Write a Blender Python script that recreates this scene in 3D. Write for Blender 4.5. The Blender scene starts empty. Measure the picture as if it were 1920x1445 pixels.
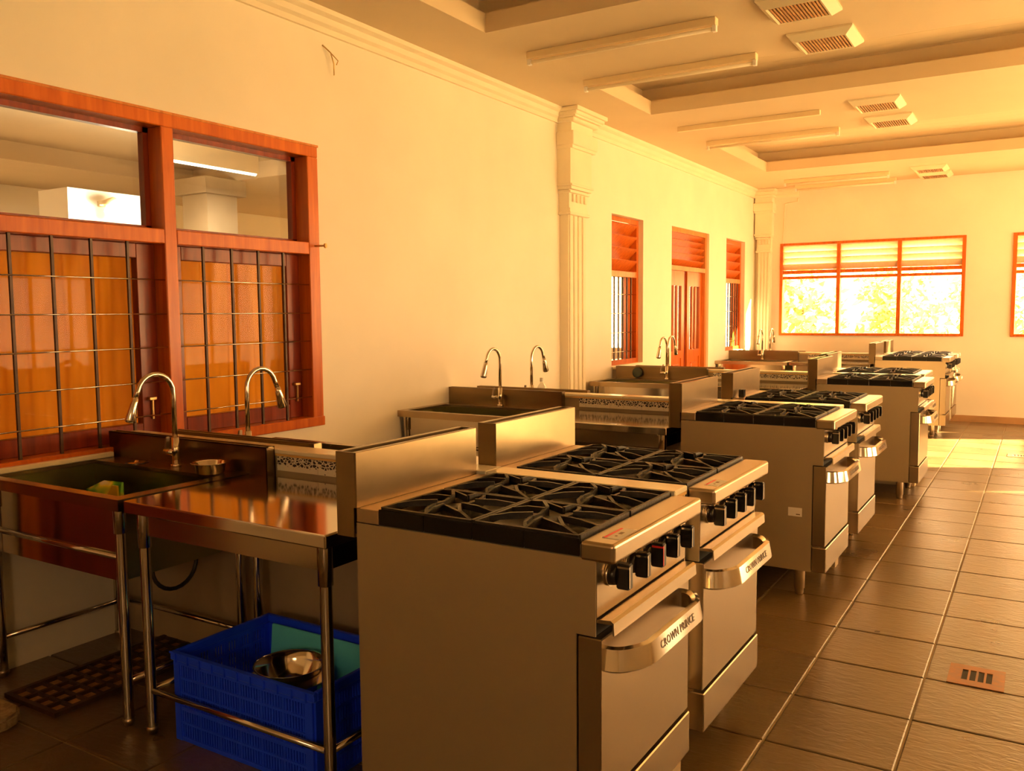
import bpy, bmesh, math, random
from mathutils import Vector, Matrix
random.seed(7)
S = bpy.context.scene
COL = S.collection

# ------------------------------------------------------------------ camera
cam_d = bpy.data.cameras.new('camera'); cam = bpy.data.objects.new('camera', cam_d); COL.objects.link(cam)
cam_d.sensor_fit = 'HORIZONTAL'; cam_d.sensor_width = 36.0; cam_d.lens = 1621.46/1920*36.0
cam_d.clip_start = 0.05; cam_d.clip_end = 200
rt = Vector((0.85251138, 0.52264785, -0.0079735)); up = Vector((-0.03658149, 0.07487242, 0.99652191)); fw = Vector((-0.52142703, 0.84925458, -0.08294882))
m = Matrix((rt, up, -fw)).transposed().to_4x4(); m.translation = Vector((3.664, 0.0, 1.4839))
cam.matrix_world = m
S.camera = cam

# ------------------------------------------------------------------ light
SKY_COL = (1.0, 0.61, 0.29, 1); SKY_STR = 14.0
SUN_COL = (1.0, 0.72, 0.36); SUN_STR = 240.0
S.view_settings.view_transform = 'Standard'; S.view_settings.look = 'None'
S.view_settings.gamma = 1.0; S.view_settings.use_curve_mapping = False
S.view_settings.exposure = 0.0
S.cycles.use_denoising = True
S.cycles.max_bounces = 10; S.cycles.diffuse_bounces = 6; S.cycles.glossy_bounces = 5
S.cycles.transparent_max_bounces = 12; S.cycles.sample_clamp_indirect = 6.0
S.cycles.caustics_reflective = False; S.cycles.caustics_refractive = False
W = bpy.data.worlds.new('sky'); S.world = W; W.use_nodes = True
bg = W.node_tree.nodes['Background']; bg.inputs[0].default_value = SKY_COL; bg.inputs[1].default_value = SKY_STR
sd = bpy.data.lights.new('sun', 'SUN'); sd.energy = SUN_STR; sd.color = SUN_COL; sd.angle = math.radians(1.2)
sun = bpy.data.objects.new('sun', sd); COL.objects.link(sun)
sun.rotation_euler = Vector((-0.80, -0.38, -0.37)).to_track_quat('-Z', 'Y').to_euler()

L = 12.876; HC = 3.24; XR = 5.95; YB = -2.6; WT = 0.15

def portal(name, loc, direction, sx, sy):
    d = bpy.data.lights.new(name, 'AREA'); d.shape = 'RECTANGLE'; d.size = sx; d.size_y = sy
    d.cycles.is_portal = True
    o = bpy.data.objects.new(name, d); COL.objects.link(o); o.location = loc
    o.rotation_euler = Vector(direction).to_track_quat('-Z', 'Y').to_euler()
RIGHT_OPEN = [(2.1, 3.4, 1.0, 2.5), (4.5, 6.3, 0.9, 2.5), (6.9, 9.3, 0.0, 2.6), (10.45, 12.6, 1.13, 2.95)]
for (a, b, z0, z1) in RIGHT_OPEN: portal('daylight_portal', (XR+0.1, (a+b)/2, (z0+z1)/2), (-1, 0, 0), b-a, z1-z0)
portal('daylight_portal', (1.56, L+0.1, 1.8), (0, -1, 0), 2.4, 1.33)
portal('daylight_portal', (4.5, L+0.1, 1.8), (0, -1, 0), 2.4, 1.33)
portal('daylight_portal', (4.2, YB-0.1, 1.95), (0, 1, 0), 1.2, 0.7)
portal('daylight_portal', (-1.7, 13.1, 1.65), (0, -1, 0), 2.9, 1.5)

# ------------------------------------------------------------------ materials
def nodes(name):
    mt = bpy.data.materials.new(name); mt.use_nodes = True
    nt = mt.node_tree; return mt, nt, nt.nodes['Principled BSDF']
def N(nt, t, **kw):
    n = nt.nodes.new(t)
    for k, v in kw.items():
        if k.startswith('i_'): n.inputs[k[2:].replace('_', ' ')].default_value = v
        else: setattr(n, k, v)
    return n
def coords(nt, scale=(1, 1, 1), kind='Object'):
    tc = N(nt, 'ShaderNodeTexCoord'); mp = N(nt, 'ShaderNodeMapping'); mp.inputs['Scale'].default_value = scale
    nt.links.new(tc.outputs[kind], mp.inputs[0]); return mp.outputs[0]
def geo(nt, scale=(1, 1, 1)):
    tc = N(nt, 'ShaderNodeNewGeometry'); mp = N(nt, 'ShaderNodeMapping'); mp.inputs['Scale'].default_value = scale
    nt.links.new(tc.outputs['Position'], mp.inputs[0]); return mp.outputs[0]
def ramp(nt, fac, stops):
    r = N(nt, 'ShaderNodeValToRGB'); e = r.color_ramp.elements
    e[0].position, e[0].color = stops[0][0], (*stops[0][1], 1)
    e[1].position, e[1].color = stops[-1][0], (*stops[-1][1], 1)
    for p, c in stops[1:-1]:
        x = e.new(p); x.color = (*c, 1)
    nt.links.new(fac, r.inputs[0]); return r.outputs[0]
def mat(name, col, rough=0.5, metal=0.0, var=0.0, scale=(3, 3, 3), bump=0.0, bscale=None, rvar=0.0, coat=0.0, spec=0.5, detail=4, world=False):
    mt, nt, p = nodes(name)
    p.inputs['Roughness'].default_value = rough; p.inputs['Metallic'].default_value = metal
    p.inputs['Base Color'].default_value = (*col, 1); p.inputs['Coat Weight'].default_value = coat
    p.inputs['Specular IOR Level'].default_value = spec
    g = geo if world else coords
    if var or rvar:
        n = N(nt, 'ShaderNodeTexNoise'); n.inputs['Scale'].default_value = 1; n.inputs['Detail'].default_value = detail
        nt.links.new(g(nt, scale), n.inputs['Vector'])
        if var:
            nt.links.new(ramp(nt, n.outputs[0], [(0.3, tuple(c*(1-var) for c in col)), (0.7, tuple(min(1, c*(1+var)) for c in col))]), p.inputs['Base Color'])
        if rvar:
            mr = N(nt, 'ShaderNodeMapRange'); mr.inputs[3].default_value = max(0.02, rough-rvar); mr.inputs[4].default_value = rough+rvar
            mr.inputs[1].default_value = 0.3; mr.inputs[2].default_value = 0.7
            nt.links.new(n.outputs[0], mr.inputs[0]); nt.links.new(mr.outputs[0], p.inputs['Roughness'])
    if bump:
        n2 = N(nt, 'ShaderNodeTexNoise'); n2.inputs['Scale'].default_value = 1; n2.inputs['Detail'].default_value = 5
        nt.links.new(g(nt, bscale or scale), n2.inputs['Vector'])
        b = N(nt, 'ShaderNodeBump'); b.inputs['Strength'].default_value = bump; b.inputs['Distance'].default_value = 0.01
        nt.links.new(n2.outputs[0], b.inputs['Height']); nt.links.new(b.outputs[0], p.inputs['Normal'])
    return mt
M = {}
M['wall'] = mat('wall_paint', (0.87, 0.81, 0.68), 0.75, var=0.05, scale=(1.3, 1.3, 1.3), bump=0.04, bscale=(25, 25, 25), world=True)
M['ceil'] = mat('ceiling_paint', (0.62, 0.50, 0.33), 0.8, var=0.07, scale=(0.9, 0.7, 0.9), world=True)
M['plaster'] = mat('moulding_plaster', (0.86, 0.78, 0.60), 0.7, var=0.03)
def boarded():
    mt, nt, p = nodes('ceiling_boards'); p.inputs['Base Color'].default_value = (0.66, 0.54, 0.36, 1); p.inputs['Roughness'].default_value = 0.7
    w = N(nt, 'ShaderNodeTexWave', wave_type='BANDS', bands_direction='Y'); w.inputs['Scale'].default_value = 1.6
    nt.links.new(geo(nt), w.inputs[0])
    r = ramp(nt, w.outputs[1], [(0.0, (0, 0, 0)), (0.06, (1, 1, 1))])
    b = N(nt, 'ShaderNodeBump'); b.inputs['Strength'].default_value = 0.5; b.inputs['Distance'].default_value = 0.01
    nt.links.new(r, b.inputs['Height']); nt.links.new(b.outputs[0], p.inputs['Normal']); return mt
M['boards'] = boarded()
M['steel'] = mat('brushed_steel', (0.39, 0.31, 0.21), 0.27, 1.0)
M['steel_soft'] = mat('satin_steel', (0.45, 0.36, 0.26), 0.34, 1.0)
M['steel_mirror'] = mat('polished_steel_sheet', (0.55, 0.50, 0.43), 0.10, 1.0)
M['guard'] = mat('brushed_guard_steel', (0.24, 0.17, 0.09), 0.30, 1.0, var=0.10, scale=(2, 5, 9))
M['basin'] = mat('green_tinted_basin_steel', (0.30, 0.29, 0.14), 0.30, 1.0)  # olive tint puts the soap pouch's green reflection into the steel colour
M['steel_dark'] = mat('used_steel_sheet', (0.38, 0.32, 0.24), 0.2, 1.0)
M['chrome'] = mat('chrome', (0.72, 0.66, 0.56), 0.13, 1.0)
M['side'] = mat('galvanised_side_panel', (0.42, 0.345, 0.225), 0.42, 0.6)
M['iron'] = mat('cast_iron', (0.014, 0.012, 0.010), 0.45, 0.0, var=0.3, scale=(20, 20, 20), bump=0.15, bscale=(90, 90, 90), spec=0.35)
M['enamel'] = mat('black_enamel', (0.008, 0.007, 0.006), 0.4, spec=0.15)
M['tray'] = mat('burner_tray', (0.16, 0.15, 0.13), 0.4, 0.6)
M['black'] = mat('black_plastic', (0.012, 0.012, 0.013), 0.22)
M['dark'] = mat('gap_shade_black', (0.01, 0.008, 0.006), 0.8)  # near-black colour painted in for the shade inside gaps and slots
M['rubber'] = mat('black_rubber', (0.02, 0.018, 0.016), 0.5)
M['red'] = mat('red_plastic', (0.75, 0.02, 0.02), 0.35)
M['white'] = mat('white_plastic', (0.85, 0.83, 0.78), 0.45)
M['paper'] = mat('paper_sticker', (0.85, 0.82, 0.75), 0.6)
M['ink'] = mat('grey_ink', (0.16, 0.11, 0.06), 0.5)
M['cap'] = mat('cream_cap_tile', (0.93, 0.86, 0.64), 0.22, var=0.05)
M['ochre'] = mat('ochre_tile_edge', (0.80, 0.52, 0.20), 0.4)
M['render'] = mat('partition_render', (0.36, 0.28, 0.18), 0.55, var=0.12, scale=(3, 3, 3))
M['blue'] = mat('blue_crate_plastic', (0.008, 0.05, 1.0), 0.38, spec=0.4)
M['teal'] = mat('turquoise_board', (0.10, 0.62, 0.85), 0.5, var=0.05)
M['lamp'] = mat('lamp_housing', (0.80, 0.66, 0.42), 0.45)
M['tube'] = mat('unlit_tube', (0.86, 0.78, 0.60), 0.3)
M['vent'] = mat('vent_frame', (0.80, 0.72, 0.52), 0.45)
M['rust'] = mat('rusted_fins', (0.34, 0.17, 0.06), 0.6, var=0.3, scale=(20, 20, 20))
M['rust_plate'] = mat('rusty_steel_plate', (0.24, 0.10, 0.04), 0.45, 0.4, var=0.4, scale=(25, 25, 25), rvar=0.15)
M['darkiron'] = mat('dark_rusty_grate', (0.06, 0.03, 0.018), 0.55, 0.3, var=0.3, scale=(20, 20, 20))
M['grout'] = mat('floor_grout', (0.34, 0.27, 0.17), 0.8, var=0.3, scale=(2, 2, 2), world=True)
M['brass'] = mat('brass', (0.65, 0.45, 0.18), 0.3, 1.0)
M['stone'] = mat('worn_sandstone', (0.33, 0.24, 0.13), 0.8, var=0.35, scale=(40, 40, 40), bump=0.5, bscale=(60, 60, 60))
M['card'] = mat('cardboard', (0.62, 0.48, 0.30), 0.8, var=0.1)
M['sponge'] = mat('dark_green_scourer', (0.03, 0.035, 0.025), 0.9)
M['ground'] = mat('outside_ground', (0.55, 0.50, 0.38), 0.9, var=0.2)
M['leaf'] = mat('leaves', (0.50, 0.56, 0.26), 0.55, var=0.35, scale=(0.8, 0.8, 0.8), world=True)
M['bark'] = mat('bark', (0.25, 0.17, 0.10), 0.9, var=0.3)
M['skirting'] = mat('brown_skirting_tile', (0.35, 0.20, 0.09), 0.4, var=0.15)
def wood(name, c1, c2, rough=0.3, scale=(14, 14, 1.2)):
    mt, nt, p = nodes(name); p.inputs['Roughness'].default_value = rough; p.inputs['Specular IOR Level'].default_value = 0.3
    n = N(nt, 'ShaderNodeTexNoise'); n.inputs['Scale'].default_value = 2; n.inputs['Detail'].default_value = 6; n.inputs['Distortion'].default_value = 0.6
    nt.links.new(coords(nt, scale), n.inputs['Vector'])
    nt.links.new(ramp(nt, n.outputs[0], [(0.3, c1), (0.7, c2)]), p.inputs['Base Color'])
    return mt
M['wood'] = wood('red_mahogany', (0.37, 0.068, 0.006), (0.56, 0.135, 0.013))
M['wood_dark'] = wood('dark_mahogany', (0.12, 0.014, 0.005), (0.22, 0.03, 0.008))
M['wood_light'] = wood('orange_teak', (0.42, 0.13, 0.03), (0.62, 0.24, 0.06))
M['wood_pale'] = wood('pale_lacquered_louvre', (0.86, 0.74, 0.52), (0.92, 0.82, 0.62))
def curtain_mat():
    mt, nt, p = nodes('amber_curtain'); p.inputs['Roughness'].default_value = 0.9; p.inputs['Specular IOR Level'].default_value = 0.0
    n = N(nt, 'ShaderNodeTexNoise'); n.inputs['Scale'].default_value = 1; n.inputs['Detail'].default_value = 4
    nt.links.new(coords(nt, (6, 7, 1.2)), n.inputs['Vector'])
    c = ramp(nt, n.outputs[0], [(0.3, (0.50, 0.155, 0.010)), (0.7, (0.74, 0.29, 0.022))])
    nt.links.new(c, p.inputs['Base Color'])
    t = N(nt, 'ShaderNodeBsdfTranslucent'); nt.links.new(c, t.inputs[0])
    mx = N(nt, 'ShaderNodeMixShader'); mx.inputs[0].default_value = 0.45
    nt.links.new(p.outputs[0], mx.inputs[1]); nt.links.new(t.outputs[0], mx.inputs[2])
    nt.links.new(mx.outputs[0], nt.nodes['Material Output'].inputs[0]); return mt
M['curtain'] = curtain_mat()
def glass_mat(name, tint, refl=1.0):
    mt, nt, p = nodes(name); nt.nodes.remove(p)
    t = N(nt, 'ShaderNodeBsdfTransparent'); t.inputs[0].default_value = (*tint, 1)
    g = N(nt, 'ShaderNodeBsdfGlossy'); g.inputs['Roughness'].default_value = 0.02
    f = N(nt, 'ShaderNodeFresnel')
    gg = N(nt, 'ShaderNodeNewGeometry'); ir = N(nt, 'ShaderNodeMapRange'); ir.inputs[3].default_value = 1.5; ir.inputs[4].default_value = 1/1.5
    nt.links.new(gg.outputs['Backfacing'], ir.inputs[0]); nt.links.new(ir.outputs[0], f.inputs[0])
    mu = N(nt, 'ShaderNodeMath', operation='MULTIPLY'); mu.inputs[1].default_value = refl
    mx = N(nt, 'ShaderNodeMixShader'); nt.links.new(f.outputs[0], mu.inputs[0]); nt.links.new(mu.outputs[0], mx.inputs[0])
    nt.links.new(t.outputs[0], mx.inputs[1]); nt.links.new(g.outputs[0], mx.inputs[2])
    nt.links.new(mx.outputs[0], nt.nodes['Material Output'].inputs[0]); return mt
M['glass'] = glass_mat('window_glass', (0.96, 0.95, 0.92), 0.9)
M['glass_dull'] = glass_mat('low_reflection_glass', (0.95, 0.93, 0.88), 0.15)  # reflection turned down so the curtains behind show plainly
def emis(name, col, s):
    mt, nt, p = nodes(name); p.inputs['Emission Color'].default_value = (*col, 1); p.inputs['Emission Strength'].default_value = s
    p.inputs['Base Color'].default_value = (0.9, 0.9, 0.9, 1); return mt
M['lit_tube'] = emis('lit_lamp_tube', (1.0, 0.85, 0.6), 9.0)
def tile_mat():
    mt, nt, p = nodes('slate_floor_tile')
    g = N(nt, 'ShaderNodeNewGeometry')
    sn = N(nt, 'ShaderNodeVectorMath', operation='SNAP'); sn.inputs[1].default_value = (0.4175, 0.4175, 10)
    ad = N(nt, 'ShaderNodeVectorMath', operation='ADD'); ad.inputs[1].default_value = (-2.888+0.4175*20, -3.745+0.4175*20, 5)
    nt.links.new(g.outputs['Position'], ad.inputs[0]); nt.links.new(ad.outputs[0], sn.inputs[0])
    wn = N(nt, 'ShaderNodeTexWhiteNoise'); nt.links.new(sn.outputs[0], wn.inputs[0])
    n = N(nt, 'ShaderNodeTexNoise'); n.inputs['Scale'].default_value = 3; n.inputs['Detail'].default_value = 3
    nt.links.new(g.outputs['Position'], n.inputs['Vector'])
    c1 = ramp(nt, n.outputs[0], [(0.3, (0.078, 0.046, 0.017)), (0.72, (0.11, 0.066, 0.025))])
    br = N(nt, 'ShaderNodeMapRange'); br.inputs[3].default_value = 0.8; br.inputs[4].default_value = 1.2
    nt.links.new(wn.outputs[0], br.inputs[0])
    mu = N(nt, 'ShaderNodeVectorMath', operation='SCALE'); nt.links.new(c1, mu.inputs[0]); nt.links.new(br.outputs[0], mu.inputs['Scale'])
    nt.links.new(mu.outputs[0], p.inputs['Base Color'])
    p.inputs['Specular IOR Level'].default_value = 1.0
    mr = N(nt, 'ShaderNodeMapRange'); mr.inputs[1].default_value = 0.3; mr.inputs[2].default_value = 0.7; mr.inputs[3].default_value = 0.27; mr.inputs[4].default_value = 0.33
    nt.links.new(n.outputs[0], mr.inputs[0]); nt.links.new(mr.outputs[0], p.inputs['Roughness'])
    mp = N(nt, 'ShaderNodeMapping'); mp.inputs['Scale'].default_value = (14, 40, 14); mp.inputs['Rotation'].default_value = (0, 0, 0.5)
    nt.links.new(g.outputs['Position'], mp.inputs[0])
    n2 = N(nt, 'ShaderNodeTexNoise'); n2.inputs['Scale'].default_value = 1; n2.inputs['Detail'].default_value = 6; n2.inputs['Distortion'].default_value = 1.0
    nt.links.new(mp.outputs[0], n2.inputs['Vector'])
    b = N(nt, 'ShaderNodeBump'); b.inputs['Strength'].default_value = 0.55; b.inputs['Distance'].default_value = 0.006
    nt.links.new(n2.outputs[0], b.inputs['Height']); nt.links.new(b.outputs[0], p.inputs['Normal'])
    return mt
M['tile'] = tile_mat()
def border_mat():
    mt, nt, p = nodes('patterned_border_print'); p.inputs['Roughness'].default_value = 0.35
    v = N(nt, 'ShaderNodeTexVoronoi', feature='DISTANCE_TO_EDGE'); v.inputs['Scale'].default_value = 1
    nt.links.new(geo(nt, (60, 60, 85)), v.inputs['Vector'])
    n = N(nt, 'ShaderNodeTexNoise'); n.inputs['Scale'].default_value = 1; nt.links.new(geo(nt, (40, 40, 40)), n.inputs['Vector'])
    mu = N(nt, 'ShaderNodeMath', operation='MULTIPLY'); 
    sx = N(nt, 'ShaderNodeSeparateXYZ'); nt.links.new(geo(nt), sx.inputs[0])
    zr = N(nt, 'ShaderNodeMapRange'); zr.inputs[1].default_value = 0.878; zr.inputs[2].default_value = 0.888; zr.inputs[3].default_value = 0.35; zr.inputs[4].default_value = 1.5
    nt.links.new(sx.outputs[2], zr.inputs[0]); m2 = N(nt, 'ShaderNodeMath', operation='MULTIPLY'); nt.links.new(n.outputs[0], m2.inputs[0]); nt.links.new(zr.outputs[0], m2.inputs[1])
    nt.links.new(v.outputs[0], mu.inputs[0]); nt.links.new(m2.outputs[0], mu.inputs[1])
    nt.links.new(ramp(nt, mu.outputs[0], [(0.07, (0.85, 0.80, 0.66)), (0.09, (0.03, 0.03, 0.05))]), p.inputs['Base Color'])
    return mt
M['border'] = border_mat()
def pouch_mat():
    mt, nt, p = nodes('soap_pouch_print'); p.inputs['Roughness'].default_value = 0.2
    n = N(nt, 'ShaderNodeTexNoise'); n.inputs['Scale'].default_value = 1; n.inputs['Detail'].default_value = 1; nt.links.new(coords(nt, (9, 9, 14)), n.inputs['Vector'])
    nt.links.new(ramp(nt, n.outputs[0], [(0.40, (0.02, 0.20, 0.02)), (0.5, (0.20, 0.60, 0.03)), (0.58, (0.85, 0.85, 0.05)), (0.66, (0.9, 0.9, 0.6))]), p.inputs['Base Color'])
    return mt
M['pouch'] = pouch_mat()
M['yellow'] = mat('yellow_plastic', (0.95, 0.70, 0.03), 0.3)
M['clear'] = glass_mat('clear_plastic', (0.85, 0.85, 0.82), 2.5)

# ------------------------------------------------------------------ mesh helpers
class B:
    def __init__(s): s.bm = bmesh.new()
    def box(s, x0, x1, y0, y1, z0, z1, bev=0.0, seg=1):
        vs = [s.bm.verts.new((x, y, z)) for x in (x0, x1) for y in (y0, y1) for z in (z0, z1)]
        f = [(0, 1, 3, 2), (4, 6, 7, 5), (0, 4, 5, 1), (2, 3, 7, 6), (0, 2, 6, 4), (1, 5, 7, 3)]
        fs = [s.bm.faces.new([vs[i] for i in q]) for q in f]
        if bev:
            es = list({e for q in fs for e in q.edges})
            bmesh.ops.bevel(s.bm, geom=es, offset=bev, segments=seg, affect='EDGES', profile=0.5)
        return s
    def prism(s, pts, axis, a, b, bev=0.0):
        """polygon pts in the two other axes, extruded along axis from a to b"""
        def P(p, t):
            return {'x': (t, p[0], p[1]), 'y': (p[0], t, p[1]), 'z': (p[0], p[1], t)}[axis]
        A = [s.bm.verts.new(P(p, a)) for p in pts]; Bv = [s.bm.verts.new(P(p, b)) for p in pts]
        n = len(pts); fs = [s.bm.faces.new(A), s.bm.faces.new(list(reversed(Bv)))]
        for i in range(n): fs.append(s.bm.faces.new((A[i], Bv[i], Bv[(i+1) % n], A[(i+1) % n])))
        if bev:
            es = list({e for q in fs for e in q.edges})
            bmesh.ops.bevel(s.bm, geom=es, offset=bev, segments=2, affect='EDGES')
        return s
    def tube(s, path, r, n=10, cap=True):
        path = [Vector(p) for p in path]; rs = r if isinstance(r, (list, tuple)) else [r]*len(path)
        rings = []; prev = None
        for i, p in enumerate(path):
            t = ((path[min(i+1, len(path)-1)]-p).normalized() + (p-path[max(i-1, 0)]).normalized()).normalized()
            if prev is None: u = t.orthogonal().normalized()
            else: u = (prev - t*prev.dot(t)).normalized()
            prev = u; w = t.cross(u)
            rings.append([s.bm.verts.new(p + (u*math.cos(a)+w*math.sin(a))*rs[i]) for a in [2*math.pi*k/n for k in range(n)]])
        for A, Bq in zip(rings, rings[1:]):
            for k in range(n): s.bm.faces.new((A[k], A[(k+1) % n], Bq[(k+1) % n], Bq[k])).smooth = True
        if cap:
            s.bm.faces.new(list(reversed(rings[0]))); s.bm.faces.new(rings[-1])
        return s
    def lathe(s, prof, c=(0, 0, 0), n=24, smooth=True):
        rings = []
        for r, z in prof:
            rings.append([s.bm.verts.new((c[0]+max(r, 1e-4)*math.cos(2*math.pi*k/n), c[1]+max(r, 1e-4)*math.sin(2*math.pi*k/n), c[2]+z)) for k in range(n)])
        for A, Bq in zip(rings, rings[1:]):
            for k in range(n): s.bm.faces.new((A[k], A[(k+1) % n], Bq[(k+1) % n], Bq[k])).smooth = smooth
        return s
    def blade(s, pts, z0, z1, w):
        """vertical strip following pts in plan; z0 and z1 may be lists"""
        pts = [Vector((p[0], p[1])) for p in pts]; k = len(pts)
        za = z0 if isinstance(z0, (list, tuple)) else [z0]*k; zb = z1 if isinstance(z1, (list, tuple)) else [z1]*k
        rows = []
        for i, p in enumerate(pts):
            t = (pts[min(i+1, k-1)]-pts[max(i-1, 0)]).normalized(); nrm = Vector((-t.y, t.x))*w/2
            rows.append([s.bm.verts.new((p.x+nrm.x, p.y+nrm.y, za[i])), s.bm.verts.new((p.x-nrm.x, p.y-nrm.y, za[i])),
                         s.bm.verts.new((p.x-nrm.x, p.y-nrm.y, zb[i])), s.bm.verts.new((p.x+nrm.x, p.y+nrm.y, zb[i]))])
        for A, Bq in zip(rows, rows[1:]):
            for j in range(4): s.bm.faces.new((A[j], A[(j+1) % 4], Bq[(j+1) % 4], Bq[j]))
        s.bm.faces.new(list(reversed(rows[0]))); s.bm.faces.new(rows[-1]); return s
    def quad(s, *p):
        s.bm.faces.new([s.bm.verts.new(q) for q in p]); return s
    def done(s, name, m, parent=None, loc=None, **props):
        bmesh.ops.recalc_face_normals(s.bm, faces=s.bm.faces)
        me = bpy.data.meshes.new(name); s.bm.to_mesh(me); s.bm.free()
        me.materials.append(M[m] if isinstance(m, str) else m)
        o = bpy.data.objects.new(name, me); COL.objects.link(o)
        if parent: o.parent = parent
        if loc: o.location = loc
        for k, v in props.items(): o[k] = v
        return o
def thing(name, label, cat, loc=(0, 0, 0), group=None, rz=0):
    o = bpy.data.objects.new(name, None); COL.objects.link(o); o.location = loc; o.rotation_euler = (0, 0, rz)
    o.empty_display_size = 0.1
    o['label'] = label; o['category'] = cat
    if group: o['group'] = group
    return o
def kids(o): return [c for c in ALLK if c.parent == o]
def copy_tree(root, loc, label, mirror=False, skip=(), group=None):
    """copy of a thing, its parts and sub-parts"""
    r = root.copy(); COL.objects.link(r); r.location = loc; r['label'] = label
    if group: r['group'] = group
    for ch in list(root.children):
        if ch.name.split('.')[0] in skip: continue
        c = ch.copy(); COL.objects.link(c); c.parent = r
        for g in list(ch.children):
            if g.name.split('.')[0] in skip: continue
            d = g.copy(); COL.objects.link(d); d.parent = c
    return r
def struct(o): o['kind'] = 'structure'; return o

# ------------------------------------------------------------------ room shell
def wall_holes(b, lo, hi, z0, z1, holes, put):
    """vertical strips between holes; put(a, b, z0, z1) adds a box"""
    cur = lo
    for (a, c, q0, q1) in sorted(holes):
        if a > cur: put(cur, a, z0, z1)
        if q0 > z0: put(a, c, z0, q0)
        if q1 < z1: put(a, c, q1, z1)
        cur = c
    if cur < hi: put(cur, hi, z0, z1)
TOP = HC+0.3
b = B(); LEFT = [(0.62, 1.735, 0.0, 2.45), (1.76, 3.77, 0.84, 2.455), (7.87, 8.66, 0.95, 2.46), (9.49, 10.79, 0.0, 2.47), (11.49, 12.34, 0.95, 2.47)]
wall_holes(b, YB-WT, L+WT, 0, TOP, LEFT, lambda a, c, z0, z1: b.box(-WT, 0, a, c, z0, z1))
struct(b.done('wall_left', 'wall'))
b = B(); FAR = [(0.37, 2.755, 1.135, 2.46), (3.31, 5.70, 1.135, 2.46)]
wall_holes(b, 0, XR, 0, TOP, FAR, lambda a, c, z0, z1: b.box(a, c, L, L+WT, z0, z1))
struct(b.done('wall_far', 'wall'))
b = B(); wall_holes(b, YB, L+WT, 0, TOP, RIGHT_OPEN, lambda a, c, z0, z1: b.box(XR, XR+WT, a, c, z0, z1))
struct(b.done('wall_right', 'wall'))
b = B(); wall_holes(b, 0, XR, 0, TOP, [(3.6, 4.8, 1.6, 2.3)], lambda a, c, z0, z1: b.box(a, c, YB-WT, YB, z0, z1))
struct(b.done('wall_back', 'wall'))
# ceiling: slab with coffers
COF = [(-1.6, 0.6), (2.6, 4.69), (6.15, 7.38), (9.0, 11.15)]; CX0, CX1 = 0.61, 5.3
b = B(); cur = YB
def slab(b, x0, x1, y0, y1, z0, z1): b.box(x0, x1, y0, y1, z0, z1)
for a, c in COF:
    slab(b, 0, XR, cur, a, HC, HC+0.12); slab(b, 0, CX0, a, c, HC, HC+0.12); slab(b, CX1, XR, a, c, HC, HC+0.12); cur = c
slab(b, 0, XR, cur, L, HC, HC+0.12)
e = 0.14; cur = YB
for a, c in COF:
    slab(b, 0, XR, cur, a-e, HC+0.12, HC+0.26); slab(b, 0, CX0-e, a-e, c+e, HC+0.12, HC+0.26); slab(b, CX1+e, XR, a-e, c+e, HC+0.12, HC+0.26); cur = c+e
slab(b, 0, XR, cur, L, HC+0.12, HC+0.26)
ceil = struct(b.done('ceiling', 'ceil'))
for i, (a, c) in enumerate(COF):
    B().box(CX0-e-0.02, CX1+e+0.02, a-e-0.02, c+e+0.02, HC+0.26, HC+0.3).done('coffer_panel', 'boards', ceil)
B().box(-WT, XR+WT, YB-WT, L+WT, HC+0.3, HC+0.4).done('roof_slab', 'ceil', ceil)
struct(B().box(XR+WT, XR+3.2, YB, 10.6, 2.6, 2.7).box(XR+3.0, XR+3.2, YB, 10.6, 2.1, 2.6).done('added_sun_block_roof', 'ceil'))  # added unseen roof, keeps direct sun out of the nearer right openings
# cornice
prof = [(0, -0.115), (0.02, -0.115), (0.024, -0.085), (0.045, -0.07), (0.055, -0.04), (0.085, -0.025), (0.09, 0), (0, 0)]
struct(B().prism([(p[0], HC+p[1]) for p in prof], 'y', YB, 6.76).prism([(p[0], HC+p[1]) for p in prof], 'y', 7.16, L).done('trim_1', 'plaster'))
struct(B().prism([(L-p[0], HC+p[1]) for p in prof], 'x', 0.0, 0.62).done('trim_2', 'plaster'))
# skirting on far wall
struct(B().box(2.9, XR, L-0.012, L, 0, 0.09).box(0, 2.9, L-0.012, L, 0, 0.09).done('baseboard_far', 'skirting'))

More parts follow.
